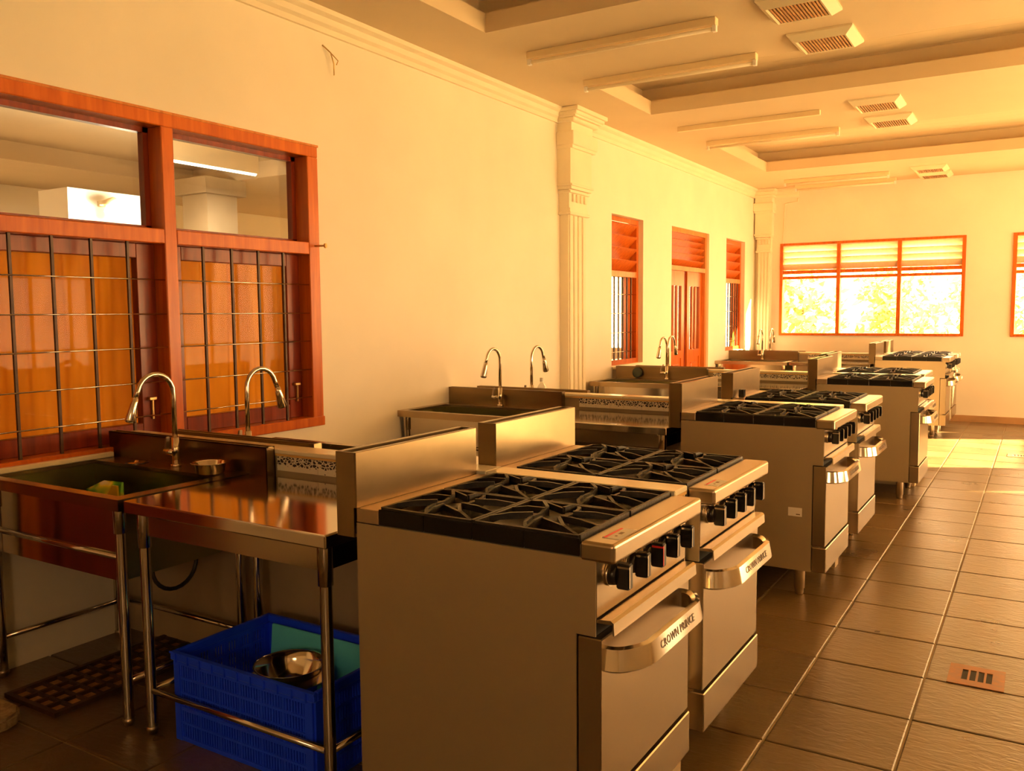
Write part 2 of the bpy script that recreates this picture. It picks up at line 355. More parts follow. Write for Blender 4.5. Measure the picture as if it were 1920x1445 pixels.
# pilasters
def pilaster(loc, rz, s=1.0):
    root = thing('pilaster', '', 'pilaster', loc, rz=rz); root['kind'] = 'structure'
    del root['label'], root['category']
    # local: +x out of the wall, y along the wall, z up
    b = B().box(0, 0.085, 0, 0.33*s, 0, 2.36)
    for k in range(4): b.box(0.08, 0.10, (0.012+k*0.083)*s, (0.068+k*0.083)*s, 0.1, 2.34, 0.006)
    b.done('shaft', 'plaster', root)
    b = B().box(0, 0.125, -0.03, 0.35*s, 2.34, 2.365, 0.005).box(0, 0.112, -0.015, 0.335*s, 2.365, 2.40)
    b.box(0, 0.10, -0.01, 0.34*s, 2.40, 2.56)
    for k in range(4): b.box(0.09, 0.118, (0.04+k*0.075)*s, (0.075+k*0.075)*s, 2.455, 2.525, 0.004)
    b.box(0, 0.125, -0.03, 0.35*s, 2.53, 2.548).box(0, 0.15, -0.05, 0.38*s, 2.585, 2.605, 0.004).box(0, 0.135, -0.035, 0.365*s, 2.56, 2.585)
    b.done('capital', 'plaster', root)
    b = B().box(0, 0.13, -0.04, 0.37*s, 2.605, 3.0)
    b.done('upper_block', 'plaster', root)
    b = B().box(0, 0.17, -0.06, 0.42*s, 2.93, 3.05, 0.006).box(0, 0.155, -0.05, 0.405*s, 2.905, 2.93).box(0, 0.14, -0.04, 0.37*s, 3.05, 3.125)
    b.box(0, 0.18, -0.07, 0.42*s, 3.125, 3.16, 0.008).box(0, 0.22, -0.10, 0.46*s, 3.175, 3.205, 0.006).box(0, 0.20, -0.085, 0.44*s, 3.16, 3.175).box(0, 0.24, -0.12, 0.48*s, 3.205, 3.24, 0.004)
    b.done('cornice_block', 'plaster', root)
    root.name = 'trim_3' if rz == 0 else 'trim_4'
    return root
pilaster((0, 6.79, 0), 0)
pilaster((0.06, L, 0), -math.pi/2, 0.55)

# ------------------------------------------------------------------ floor
fl = struct(B().box(0, XR, YB, L, -0.06, 0.0).done('floor', 'grout'))
P = 0.4175
def tile_bm(b, cx, cy, dz=0.0, g=0.004):
    h = P/2-g; t = 0.004
    o = [(-h, -h), (h, -h), (h, h), (-h, h)]; i = [(x*(1-t/h), y*(1-t/h)) for x, y in o]
    A = [b.bm.verts.new((cx+x, cy+y, 0.0)) for x, y in o]; C = [b.bm.verts.new((cx+x, cy+y, 0.0035+dz)) for x, y in o]; D = [b.bm.verts.new((cx+x, cy+y, 0.006+dz)) for x, y in i]
    for k in range(4):
        j = (k+1) % 4
        b.bm.faces.new((A[k], A[j], C[j], C[k])); b.bm.faces.new((C[k], C[j], D[j], D[k]))
    b.bm.faces.new(D)
cells = []
for ix in range(-7, 9):
    for iy in range(-13, 22):
        x = 2.888+(ix+0.5)*P; y = 3.745+(iy+0.5)*P
        if x-P/2 < -P*0.9 or x > XR-0.15 or y > L-0.1 or y < YB+0.2: continue
        v = Vector((x, y, 0))-Vector((3.664, 0, 1.4839)); d = v.dot(fw)
        inv = d > 0.3 and abs(v.dot(rt)/d) < 0.66 and abs(v.dot(up)/d) < 0.52
        cells.append((0 if inv else 1, v.length, x, y))
cells.sort()
b = B(); tile_bm(b, 0, 0); t0 = b.done('floor_tile', 'tile', fl, (cells[0][2], cells[0][3], 0))
for c in cells[1:300]:
    o = t0.copy(); COL.objects.link(o); o.parent = fl; o.location = (c[2], c[3], random.uniform(-0.0006, 0.0006))
b = B()
for c in cells[300:]: tile_bm(b, c[2], c[3])
o = b.done('outlying_floor_tiles', 'tile', fl); o['kind'] = 'stuff'

# ------------------------------------------------------------------ outside and next room
gr = struct(B().box(-30, 40, -25, 60, -0.4, -0.25).done('trim_9', 'ground')); gr.name = 'outside_ground'
def tree(x, y, h, r, label, seed, n=2600):
    rnd = random.Random(seed)
    root = thing('tree', label, 'tree', (x, y, -0.25), group='trees outside the far windows')
    B().tube([(0, 0, 0), (0.05, 0.02, h*0.4), (-0.03, 0, h*0.8)], [0.12, 0.09, 0.03], 8).done('trunk', 'bark', root)
    bm = B()
    cl = [(rnd.gauss(0, r*0.45), rnd.gauss(0, r*0.35), h*0.6+rnd.gauss(0, h*0.25)) for _ in range(26)]
    for k in range(n):
        c = cl[k % 26]; p = Vector((c[0]+rnd.gauss(0, r*0.17), c[1]+rnd.gauss(0, r*0.17), max(0.1, c[2]+rnd.gauss(0, r*0.17))))
        a = Vector((rnd.uniform(-1, 1), rnd.uniform(-1, 1), rnd.uniform(-1, 1))).normalized(); q = a.orthogonal().normalized(); s_ = rnd.uniform(0.07, 0.14)
        bm.quad(p-a*s_, p-q*s_*0.5, p+a*s_, p+q*s_*0.5)
    bm.done('foliage', 'leaf', root, kind='stuff')
tree(0.0, 15.9, 2.9, 0.75, 'leafy tree left of centre behind the louvred far window', 1, 1500)
tree(1.35, 18.6, 2.9, 1.0, 'round leafy tree in the middle pane of the far window', 2, 2200)
tree(2.75, 22.0, 2.9, 1.4, 'low leafy tree in the right pane of the far window', 3, 2600)
B_ = 13.25  # end of next room
nr = struct(B().box(-6.2, -WT, 0.5, B_, -0.05, 0).done('floor.001', 'tile'))
b = B(); wall_holes(b, -6.2, -WT, 0, 3.1, [(-3.2, -0.22, 0.9, 2.42)], lambda a, c, z0, z1: b.box(a, c, B_, B_+0.1, z0, z1))
struct(b.done('wall_next_room_end', 'wall'))
b = B(); wall_holes(b, 0.5, B_, 0, 3.3, [(2.2, 4.4, 0.9, 2.4)], lambda a, c, z0, z1: b.box(-6.3, -6.2, a, c, z0, z1))
struct(b.done('wall_next_room_side', 'wall'))
struct(B().box(-6.3, -WT, 0.4, 0.5, 0, 3.3).done('wall_next_room_back', 'wall'))
b = B().box(-6.3, -WT, 0.5, 3.4, 2.95, 3.3).box(-6.3, -WT, 6.6, B_+0.1, 2.95, 3.3).box(-6.3, -4.6, 3.4, 6.6, 2.95, 3.3).box(-1.4, -WT, 3.4, 6.6, 2.95, 3.3).box(-4.6, -1.4, 3.4, 6.6, 3.12, 3.3)
struct(b.done('ceiling.001', 'ceil'))
b = B().box(-4.35, -3.95, 6.25, 6.65, 0, 2.78).box(-4.42, -3.88, 6.18, 6.72, 2.78, 2.95)
struct(b.done('wall_pillar', 'render'))
struct(B().box(-3.3, -2.9, 4.05, 4.75, 0, 2.5).done('wall_white_pier', 'white'))
nl = thing('tube_lamp', 'lit tube lamp on the ceiling of the room behind the left window', 'lamp', (-3.0, 5.56, 2.85))
B().box(-0.03, 0.03, -0.52, 0.52, 0.02, 0.265).done('housing', 'lamp', nl)
B().tube([(0, -0.5, 0.02), (0, 0.5, 0.02)], 0.02, 10).done('lamp_tube', 'lit_tube', nl)
nl2 = thing('wall_lamp', 'glowing lamp beside the white pier behind the left window', 'lamp', (-2.72, 4.32, 2.32))
B().lathe([(0, -0.07), (0.05, -0.05), (0.07, 0), (0.05, 0.05), (0, 0.07)]).done('bulb', 'lit_tube', nl2)
B().box(-0.2, 0, -0.02, 0.02, 0.05, 0.1, 0.005).lathe([(0, 0.12), (0.09, 0.08), (0.1, 0.05)]).done('bracket', 'lamp', nl2)
pd = bpy.data.lights.new('lamp_glow', 'POINT'); pd.energy = 80; pd.color = (1, 0.85, 0.6); pd.shadow_soft_size = 0.1
po = bpy.data.objects.new('lamp_glow', pd); COL.objects.link(po); po.parent = nl2; po.location = (0.14, 0, 0)
pd = bpy.data.lights.new('tube_glow', 'AREA'); pd.energy = 130; pd.color = (1, 0.85, 0.6); pd.shape = 'RECTANGLE'; pd.size = 0.06; pd.size_y = 1.0
po = bpy.data.objects.new('tube_glow', pd); COL.objects.link(po); po.parent = nl; po.location = (0, 0, -0.02)

# ------------------------------------------------------------------ window 1 (left wall, grilled, with curtains)
w1 = struct(bpy.data.objects.new('window_1', None)); COL.objects.link(w1)
X0, X1 = -0.13, 0.018
b = B().box(X0, X1, 1.74, 3.79, 2.395, 2.46, 0.004).box(X0, X1, 3.705, 3.79, 0.83, 2.395, 0.004).box(X0, X1, 1.74, 1.83, 0.83, 2.395, 0.004)
b.box(X0, X1, 2.735, 2.805, 0.83, 2.395, 0.004).box(X0, X1, 1.83, 2.735, 1.835, 1.905, 0.004).box(X0, X1, 2.805, 3.705, 1.835, 1.905, 0.004)
b.box(X0, X1+0.01, 1.74, 3.79, 0.83, 0.885, 0.004)
b.done('frame', 'wood', w1)
B().box(X1-0.012, X1+0.004, 1.735, 3.795, 2.455, 2.468, 0.002).done('top_bead', 'wood_light', w1)
for a, c in ((1.83, 2.735), (2.805, 3.705)):
    b = B().box(-0.12, -0.08, a, a+0.022, 1.905, 2.395).box(-0.12, -0.08, c-0.03, c, 1.905, 2.395).box(-0.12, -0.08, a, c, 2.37, 2.395).box(-0.12, -0.08, a, c, 1.905, 1.925)
    b.done('glazing_bead', 'wood_dark', w1)
    B().box(-0.102, -0.098, a+0.02, c-0.028, 1.922, 2.372).done('pane', 'glass', w1)
    # casement
    b = B().box(-0.115, -0.07, a, a+0.085, 0.885, 1.835, 0.003).box(-0.115, -0.07, c-0.10, c, 0.885, 1.835, 0.003).box(-0.115, -0.07, a+0.085, c-0.10, 1.765, 1.835, 0.003).box(-0.115, -0.07, a+0.085, c-0.10, 0.885, 0.965, 0.003)
    cs = b.done('casement', 'wood_dark', w1)
    B().box(-0.094, -0.090, a+0.08, c-0.095, 0.96, 1.77).done('pane', 'glass_dull', w1)
    B().box(-0.07, -0.055, c-0.055, c-0.045, 0.98, 1.08, 0.002).box(-0.07, -0.045, c-0.075, c-0.035, 1.075, 1.09, 0.002).done('latch', 'brass', w1)
    for q in ((a+0.2, a+0.21, a-0, 1)):
        pass
    # grille
    n = 4
    for k in range(n):
        y = a+0.165+k*0.182
        B().box(-0.008, 0.004, y-0.006, y+0.006, 0.885, 1.835).done('grille_bar', 'darkiron', w1)
    for z in (1.66, 1.495, 1.333, 1.167, 1.006):
        B().tube([(0.006, a, z), (0.006, c, z)], 0.0035, 6).done('grille_rod', 'chrome', w1)
def curtain(a, c, z0, z1, seed):
    rnd = random.Random(seed); bm = bmesh.new(); nx, nz = 120, 10; ph = [rnd.uniform(0, 6) for _ in range(4)]
    g = []
    for j in range(nz+1):
        t = j/nz; row = []
        for i in range(nx+1):
            u = i/nx; yy = a+(c-a)*u
            A = 0.012+0.012*t
            dx = A*math.sin(u*34+ph[0]+0.8*math.sin(u*7+ph[1])+t*0.6)+0.5*A*math.sin(u*71+ph[2]-t*1.5)+0.006*math.sin(t*5+u*20)
            row.append(bm.verts.new((-0.155+dx, yy, z0+(z1-z0)*t)))
        g.append(row)
    for j in range(nz):
        for i in range(nx): bm.faces.new((g[j][i], g[j][i+1], g[j+1][i+1], g[j+1][i])).smooth = True
    me = bpy.data.meshes.new('curtain'); bm.to_mesh(me); bm.free(); me.materials.append(M['curtain'])
    o = bpy.data.objects.new('curtain', me); COL.objects.link(o); return o
for (a, c, lab, sd_) in ((1.78, 2.76, 'amber curtain behind the left casement of the grilled window', 3), (2.78, 3.74, 'amber curtain behind the right casement of the grilled window', 5)):
    o = curtain(a, c, 0.84, 1.86, sd_); o.location.x = -0.035; o['label'] = lab; o['category'] = 'curtain'; o['group'] = 'curtains behind the grilled window'
# sill tile line below window 1 and hook
struct(B().box(0.0285, 0.055, 1.76, 2.39, 0.8455, 0.868, 0.003).done('trim_5', 'cap'))
hk = thing('wall_hook', 'brass peg sticking out beside the grilled window', 'hook', (0.018, 3.75, 1.886))
B().tube([(0, 0, 0), (0.06, 0.02, 0.0)], 0.006, 8).done('peg', 'brass', hk)
B().tube([(0.058, 0.019, 0), (0.068, 0.023, 0)], 0.014, 12).done('knob', 'brass', hk)
# unseen wooden door nearer than the window (shows only as reflection in the sink front)
d1 = struct(bpy.data.objects.new('door_1', None)); COL.objects.link(d1)
B().box(-0.12, 0.02, 0.62, 0.70, 0, 2.45).box(-0.12, 0.02, 1.655, 1.735, 0, 2.45).box(-0.12, 0.02, 0.70, 1.655, 2.37, 2.45).done('frame', 'wood', d1)
b = B().box(-0.08, -0.04, 0.70, 1.655, 0.01, 2.37); [b.box(-0.045, -0.025, 0.80, 1.55, z, z+0.9, 0.01) for z in (0.15, 1.25)]
b.done('door_leaf', 'wood_dark', d1)

# ------------------------------------------------------------------ louvred openings in left wall
def louvre_set(root, a, c, z0, z1, n, x0, m, ang=0.55, w=0.10, th=0.012):
    for k in range(n):
        z = z0+(k+0.5)*(z1-z0)/n
        pts = [(-w/2, -th/2), (w/2, -th/2), (w/2, th/2), (-w/2, th/2)]
        ca, sa = math.cos(ang), math.sin(ang)
        B().prism([(x0+p[0]*ca-p[1]*sa, z+p[0]*sa+p[1]*ca) for p in pts], 'y', a, c).done('slat', m, root)
def left_window(name, a, c, z0, z1, zr, n):
    r = struct(bpy.data.objects.new(name, None)); COL.objects.link(r)
    x0, x1 = -0.15, -0.055
    b = B().box(x0, x1, a, a+0.05, z0, z1).box(x0, x1, c-0.05, c, z0, z1).box(x0, x1, a+0.05, c-0.05, z1-0.05, z1).box(x0, x1, a+0.05, c-0.05, z0, z0+0.05)
    b.done('frame', 'wood', r)
    B().box(x0, x1+0.004, a+0.05, c-0.05, zr-0.03, zr+0.03, 0.003).done('rail', 'wood_light', r)
    louvre_set(r, a+0.05, c-0.05, zr+0.03, z1-0.05, n, -0.10, 'wood', 0.8, 0.15)
    B().box(x0+0.02, x0+0.05, a+0.05, a+0.13, z0+0.05, zr-0.03).box(x0+0.02, x0+0.05, c-0.27, c-0.05, z0+0.05, zr-0.03).done('casement', 'wood', r)
    B().box(x0+0.033, x0+0.037, a+0.13, c-0.27, z0+0.05, zr-0.03).done('pane', 'glass', r)
    y = a+0.11
    while y < c-0.07:
        B().box(-0.078, -0.066, y-0.008, y+0.008, z0+0.05, zr-0.03).done('grille_bar', 'darkiron', r); y += 0.105
    for k in range(4):
        z = z0+0.13+k*(zr-z0-0.1)/4.2
        B().tube([(-0.062, a+0.05, z), (-0.062, c-0.05, z)], 0.004, 6).done('grille_rod', 'chrome', r)
left_window('window_2', 7.87, 8.66, 0.95, 2.455, 1.88, 4)
left_window('window_3', 11.49, 12.34, 0.95, 2.465, 1.91, 4)
d2 = struct(bpy.data.objects.new('door_2', None)); COL.objects.link(d2)
a, c = 9.49, 10.79
B().box(-0.15, -0.03, a, a+0.06, 0, 2.47).box(-0.15, -0.03, c-0.06, c, 0, 2.47).box(-0.15, -0.03, a+0.06, c-0.06, 2.42, 2.47).done('frame', 'wood_light', d2)
B().box(-0.15, -0.026, a+0.06, c-0.06, 1.975, 2.03, 0.003).done('rail', 'wood_light', d2)
louvre_set(d2, a+0.06, c-0.06, 2.03, 2.42, 5, -0.09, 'wood', 0.75, 0.115)
for (p, q) in ((a+0.06, a+0.60), (a+0.71, c-0.06)):
    b = B(); w_ = q-p
    b.box(-0.11, -0.07, p, p+0.09, 0.02, 1.975).box(-0.11, -0.07, q-0.09, q, 0.02, 1.975).box(-0.11, -0.07, p+0.09, q-0.09, 1.80, 1.975).box(-0.11, -0.07, p+0.09, q-0.09, 0.93, 1.02).box(-0.11, -0.07, p+0.09, q-0.09, 0.02, 0.2)
    b.box(-0.10, -0.08, p+0.09, q-0.09, 0.2, 0.93).box(-0.09, -0.062, p+0.15, q-0.15, 0.28, 0.86, 0.01)
    g = w_-0.18
    for k in (1, 2): b.box(-0.105, -0.072, p+0.09+g*k/3-0.022, p+0.09+g*k/3+0.022, 1.02, 1.80, 0.006)
    lf = b.done('door_leaf', 'wood', d2)
    B().box(-0.092, -0.088, p+0.09, q-0.09, 1.02, 1.80).done('pane', 'glass', lf)
B().box(-0.12, -0.09, a+0.60, a+0.71, 0.02, 1.975).done('dark_leaf_gap_strip', 'wood_dark', d2)  # dark strip drawn in place of the shadowed gap between the leaves

# ------------------------------------------------------------------ far wall windows
def far_window(name, a, c, z0, z1):
    r = struct(bpy.data.objects.new(name, None)); COL.objects.link(r)
    y0, y1 = L-0.02, L+0.10; w = 0.035
    m1 = a+(c-a)*0.337; m2 = a+(c-a)*0.668
    b = B().box(a-0.01, a+w, y0, y1, z0, z1, 0.003).box(c-w, c+0.01, y0, y1, z0, z1, 0.003).box(a+w, c-w, y0, y1, z1-w, z1, 0.003).box(a+w, c-w, y0, y1, z0, z0+w, 0.003)
    for m_ in (m1, m2): b.box(m_-0.026, m_+0.026, y0, y1, z0+w, z1-w, 0.003)
    b.done('frame', 'wood', r)
    for (p, q) in ((a+w, m1-0.026), (m1+0.026, m2-0.026), (m2+0.026, c-w)):
        B().box(p, q, y0+0.01, y1-0.02, 2.02, 2.07, 0.003).box(p, q, y0+0.01, y1-0.02, 1.945, 1.985, 0.003).done('rail', 'wood', r)
        for k in range(4):
            z = 2.075+(k+0.5)*(z1-w-2.075)/4
            ca, sa = math.cos(-0.9), math.sin(-0.9); pts = [(-0.05, -0.006), (0.05, -0.006), (0.05, 0.006), (-0.05, 0.006)]
            pts = [(L+0.035+u*ca-v*sa, z+u*sa+v*ca) for u, v in pts]
            # prism along x with (y, z)
            B().prism(pts, 'x', p, q).done('slat', 'wood_pale', r)
        B().box(p, q, L+0.038, L+0.042, z0+w, 1.945).done('pane', 'glass', r)
far_window('window_4', 0.37, 2.755, 1.135, 2.46)
far_window('window_5', 3.31, 5.70, 1.135, 2.46)

# ------------------------------------------------------------------ partitions
def partition(y0, x1, label, sx):
    r = thing('partition_wall', label, 'wall', (0, y0, 0), group='low walls between back to back cooking stations')
    B().box(0, x1-0.012, 0.008, 0.097, 0, 0.92).done('wall_core', 'render', r)
    n = 4; w = x1/n
    for k in range(n): B().box(k*w+0.001, (k+1)*w-0.001, 0, 0.105, 0.927, 0.945, 0.003).done('cap_tile', 'cap', r)
    B().box(0, x1-0.002, 0.003, 0.102, 0.918, 0.9275).done('cap_edge', 'ochre', r)
    for k in range(4):
        p0 = 1.04+k*0.225
        B().box(p0, p0+0.223, 0.0, 0.0075, 0.86, 0.917).done('border_tile', 'border', r)
    B().box(x1-0.012, x1-0.004, 0.01, 0.095, 0.3, 0.917).done('end_tile', 'border', r)
PY = [2.452, 5.13, 7.885, 11.70]
partition(PY[0], 2.735, 'low cream capped wall between the two nearest ranges', 0)
partition(PY[1], 2.70, 'low cream capped wall between the third and fourth ranges', 0)
partition(PY[2], 2.80, 'low cream capped wall between the fifth and sixth ranges', 0)
partition(PY[3], 2.64, 'low cream capped wall by the far wall between the last two ranges', 0)

# ------------------------------------------------------------------ kitchen range
def arc_grate(b, x0, y0, sx, sy, zt=0.955):
    """one cast grate, pinwheel of blades"""
    def Q(u, v): return (x0+u*sx, y0+v*sy)
    t = 0.010
    for p, q in (((0.02, 0.02), (0.98, 0.02)), ((0.98, 0.02), (0.98, 0.98)), ((0.98, 0.98), (0.02, 0.98)), ((0.02, 0.98), (0.02, 0.02))):
        b.blade([Q(*p), Q(*q)], 0.925, 0.946, t)
    b.blade([Q(0.02, 0.98), Q(0.22, 0.86), Q(0.36, 0.66), Q(0.38, 0.5), Q(0.37, 0.34), Q(0.42, 0.15), Q(0.5, 0.02)], [0.925]*7, [0.944, 0.956, 0.958, 0.950, 0.950, 0.950, 0.944], t)
    b.blade([Q(0.98, 0.02), Q(0.78, 0.14), Q(0.64, 0.34), Q(0.62, 0.5), Q(0.63, 0.66), Q(0.58, 0.85), Q(0.5, 0.98)], [0.925]*7, [0.944, 0.956, 0.958, 0.950, 0.950, 0.950, 0.944], t)
    for (p, q) in (((0.02, 0.22), (0.36, 0.40)), ((0.02, 0.62), (0.37, 0.60)), ((0.98, 0.78), (0.64, 0.60)), ((0.98, 0.38), (0.63, 0.40)), ((0.5, 0.02), (0.5, 0.30)), ((0.5, 0.98), (0.5, 0.70))):
        b.blade([Q(*p), Q((p[0]+q[0])/2, (p[1]+q[1])/2), Q(*q)], [0.934, 0.938, 0.942], [0.946, 0.956, 0.958], 0.009)
    b.blade([Q(0.2, 0.88), Q(0.5, 0.70)], 0.938, 0.955, 0.008)
    b.blade([Q(0.8, 0.12), Q(0.5, 0.30)], 0.938, 0.955, 0.008)
def text_mesh(txt, size, parent, mtx, m='ink', depth=0.0006):
    cu = bpy.data.curves.new('lettering', 'FONT'); cu.body = txt; cu.size = size; cu.extrude = depth; cu.align_x = 'CENTER'; cu.align_y = 'CENTER'; cu.resolution_u = 2; cu.space_character = 1.1
    t = bpy.data.objects.new('lettering_tmp', cu); COL.objects.link(t)
    dg = bpy.context.evaluated_depsgraph_get(); dg.update()
    me = bpy.data.meshes.new_from_object(t.evaluated_get(dg)); bpy.data.objects.remove(t)
    me.materials.clear(); me.materials.append(M[m]); me.name = 'lettering'
    o = bpy.data.objects.new('lettering', me); COL.objects.link(o); o.parent = parent; o.matrix_local = mtx
    return o
def make_range(loc, label):
    r = thing('kitchen_range', label, 'stove', loc, 'kitchen ranges in a row along the aisle')
    D = 0.61
    # body
    b = B().box(0.004, 0.70, 0.004, D-0.004, 0.15, 0.88).done('oven_box', 'dark', r)
    for y0, y1 in ((0, 0.004), (D-0.004, D)):
        B().prism([(0, 0.148), (0.703, 0.148), (0.703, 0.703), (0.755, 0.703), (0.755, 0.893), (0, 0.893)], 'y', y0, y1, 0).done('side_panel', 'side', r)
    B().box(0, 0.08, 0, D, 0.895, 0.936, 0.002).done('rear_ledge', 'steel_soft', r)
    # guard: open topped box
    b = B().box(0.0, 0.006, -0.004, D-0.004, 0.936, 1.095, 0.001).box(-0.071, -0.065, -0.004, D-0.004, 0.85, 1.095, 0.001)
    b.box(-0.065, -0.006, -0.004, 0.002, 0.85, 1.095).box(-0.006, 0.0, -0.004, 0.002, 0.936, 1.095).box(-0.065, 0.0, D-0.010, D-0.004, 0.85, 1.095)
    b.box(-0.012, 0.0, 0.002, D-0.01, 1.087, 1.095).box(-0.065, -0.05, 0.002, D-0.01, 1.087, 1.095).box(-0.065, -0.002, 0.002, D-0.01, 0.85, 0.86)
    b.done('flue_guard', 'guard', r)
    # cooktop
    B().box(0.08, 0.712, 0.003, D-0.003, 0.893, 0.898).done('drip_tray', 'tray', r)
    for y0, y1, in ((0, 0.006), (D-0.006, D)):
        for x0, x1 in ((0.082, 0.238), (0.240, 0.396), (0.398, 0.554), (0.556, 0.711)):
            B().box(x0, x1, y0, y1, 0.896, 0.940, 0.001).done('skirt_plate', 'enamel', r)
    sx = 0.315
    for ix in range(2):
        for iy in range(2):
            cx = 0.082+sx*(ix+0.5); cy = D/4*(2*iy+1)
            bu = B().lathe([(0.0, 0.9), (0.085, 0.9), (0.085, 0.91), (0.06, 0.918), (0.045, 0.918), (0.045, 0.935), (0.03, 0.94), (0.0, 0.938)], (cx, cy, 0), 20).done('burner', 'enamel', r)
            b = B(); arc_grate(b, 0.082+sx*ix, 0.004+iy*0.301, sx, 0.301); b.done('grate', 'iron', r)
    # front rail (bullnose)
    B().box(0.713, 0.805, -0.002, D+0.002, 0.886, 0.936, 0.009, 3).done('front_rail', 'steel', r)
    cp = B().box(0.70, 0.757, 0.004, D-0.004, 0.75, 0.888).done('control_panel', 'steel', r)
    for k, y in enumerate((0.075, 0.19, 0.295, 0.40, 0.515)):
        kb = B()
        kb.tube([(0.757, y, 0.842), (0.764, y, 0.842)], 0.031, 20)
        kn = kb.done('knob_ring', 'chrome', r)
        # knob: skirt then flat grip
        kk = B().tube([(0.764, y, 0.842), (0.782, y, 0.842)], [0.029, 0.025], 18)
        kk.prism([(y-0.013, 0.842-0.033), (y+0.013, 0.842-0.033), (y+0.011, 0.842+0.031), (y-0.011, 0.842+0.031)], 'x', 0.780, 0.815, 0.003)
        ko = kk.done('knob', 'black', r)
        B().box(0.8152, 0.8162, y-0.0125, y-0.0085, 0.815, 0.868).box(0.784, 0.8162, y-0.0142, y-0.0125, 0.862, 0.867).done('knob_marker', 'red' if k == 2 else 'chrome', ko)
    # indicator jewel
    B().tube([(0.757, 0.245, 0.862), (0.772, 0.245, 0.862)], [0.009, 0.006], 10).done('indicator_jewel', 'brass', r)
    # hinge hood above the door
    B().prism([(0.706, 0.742), (0.792, 0.748), (0.800, 0.742), (0.802, 0.712), (0.798, 0.712), (0.796, 0.738), (0.706, 0.736)], 'y', 0.006, D-0.03).done('door_hood', 'steel', r)
    d = B().box(0.706, 0.770, 0.0, D-0.004, 0.285, 0.698, 0.003).done('oven_door', 'steel', r)
    B().box(0.70, 0.748, 0.006, D-0.01, 0.699, 0.75).done('gap_shade_block', 'dark', r)  # solid near-black block stands in for the shaded gap above the door
    kp = B().box(0.706, 0.776, 0.0, D-0.004, 0.150, 0.277, 0.003).box(0.70, 0.74, 0.004, D-0.01, 0.277, 0.286).done('kick_panel', 'steel', r)
    # chunky handle: sweep of a slanted rectangle
    half = [(0.768, 0.030), (0.786, 0.032), (0.801, 0.039), (0.814, 0.052), (0.826, 0.070), (0.836, 0.090), (0.842, 0.108), (0.845, 0.128)]
    path = half+[(p[0], 0.590-p[1]) for p in reversed(half)]
    hb = B(); rows = []
    for i, p in enumerate(path):
        a_ = Vector(path[max(i-1, 0)]); c_ = Vector(path[min(i+1, len(path)-1)]); t = (c_-a_).normalized(); nrm = Vector((t.y, -t.x))  # outward
        p = Vector(p)
        def V(o, z): q = p+nrm*o; return hb.bm.verts.new((q.x, q.y, z))
        rows.append([V(0.004, 0.668), V(0.014, 0.617), V(0.004, 0.610), V(-0.014, 0.618), V(-0.018, 0.662), V(-0.008, 0.672)])
    for A, C in zip(rows, rows[1:]):
        for k in range(6): hb.bm.faces.new((A[k], A[(k+1) % 6], C[(k+1) % 6], C[k])).smooth = True
    hb.bm.edges.ensure_lookup_table()
    for A, C in zip(rows, rows[1:]):
        for k in range(6): hb.bm.edges.get((A[k], C[k])).smooth = False
    hb.bm.faces.new(rows[0]); hb.bm.faces.new(list(reversed(rows[-1])))
    h = hb.done('handle', 'chrome', d)
    nx = Vector((0.051, 0, 0.010)).normalized(); ty = Vector((0, 1, 0)); uz = nx.cross(ty)
    mm = Matrix((ty, uz, nx)).transposed().to_4x4()
    c0 = Vector((0.845+0.009, 0.295, 0.6425))+nx*0.0006; mm.translation = c0
    text_mesh('CROWN PRINCE', 0.030, d, mm)
    for x in (0.08, 0.635):
        for y in (0.06, D-0.06):
            B().lathe([(0.0, 0.0), (0.02, 0.0), (0.022, 0.012), (0.022, 0.03), (0.027, 0.035), (0.027, 0.15)], (x, y, 0.006), 16).done('foot', 'steel_soft', r)
    return r
def sticker(root, x, y, w, h, z=0.9362):
    s_ = B().box(x, x+w, y, y+h, z, z+0.0006).done('sticker', 'paper', root)
    B().box(x+0.002, x+0.010, y+0.003, y+h-0.003, z+0.0006, z+0.0010).done('red_stripe', 'red', s_)
    B().box(x+0.020, x+0.030, y+0.05, y+0.07, z+0.0006, z+0.0009).box(x+0.022, x+0.028, y+0.025, y+0.033, z+0.0006, z+0.0009).done('printed_mark', 'ink', s_)
RA = make_range((2.014, 1.834, 0), 'nearest steel four burner range, seen side on at the front')
def make_copies():
    lab = [((2.014, 2.570, 0), 'second steel range, just behind the nearest one across the low wall'),
           ((1.986, 4.505, 0), 'third steel range along the aisle with a white sticker on its side'),
           ((1.986, 5.418, 0), 'fourth steel range, right behind the one with the side sticker'),
           ((2.110, 7.258, 0), 'fifth steel range along the aisle, its front foot standing clear'),
           ((2.010, 8.150, 0), 'sixth steel range, tucked behind the fifth one'),
           ((1.965, 11.05, 0), 'seventh steel range along the aisle, sunlit near the far wall'),
           ((1.965, 11.85, 0), 'last steel range, closest to the far wall')]
    out = [copy_tree(RA, *q) for q in lab]
    for o in out:
        for c in o.children:
            for g in c.children:
                if g.name.startswith('knob_marker') and g.data.materials[0] == M['red']:
                    g.material_slots[0].link = 'OBJECT'; g.material_slots[0].material = M['chrome']
    return out
RG = make_copies()
sticker(RA, 0.748, 0.05, 0.045, 0.11); sticker(RG[0], 0.748, 0.06, 0.045, 0.10)
st = B().box(0.585, 0.655, -0.0008, -0.0002, 0.43, 0.475).done('side_sticker', 'paper', RG[1]); st.rotation_euler = (0, 0, 0)
B().box(0.625, 0.645, -0.0012, -0.0008, 0.438, 0.443).done('printed_mark', 'ink', st)

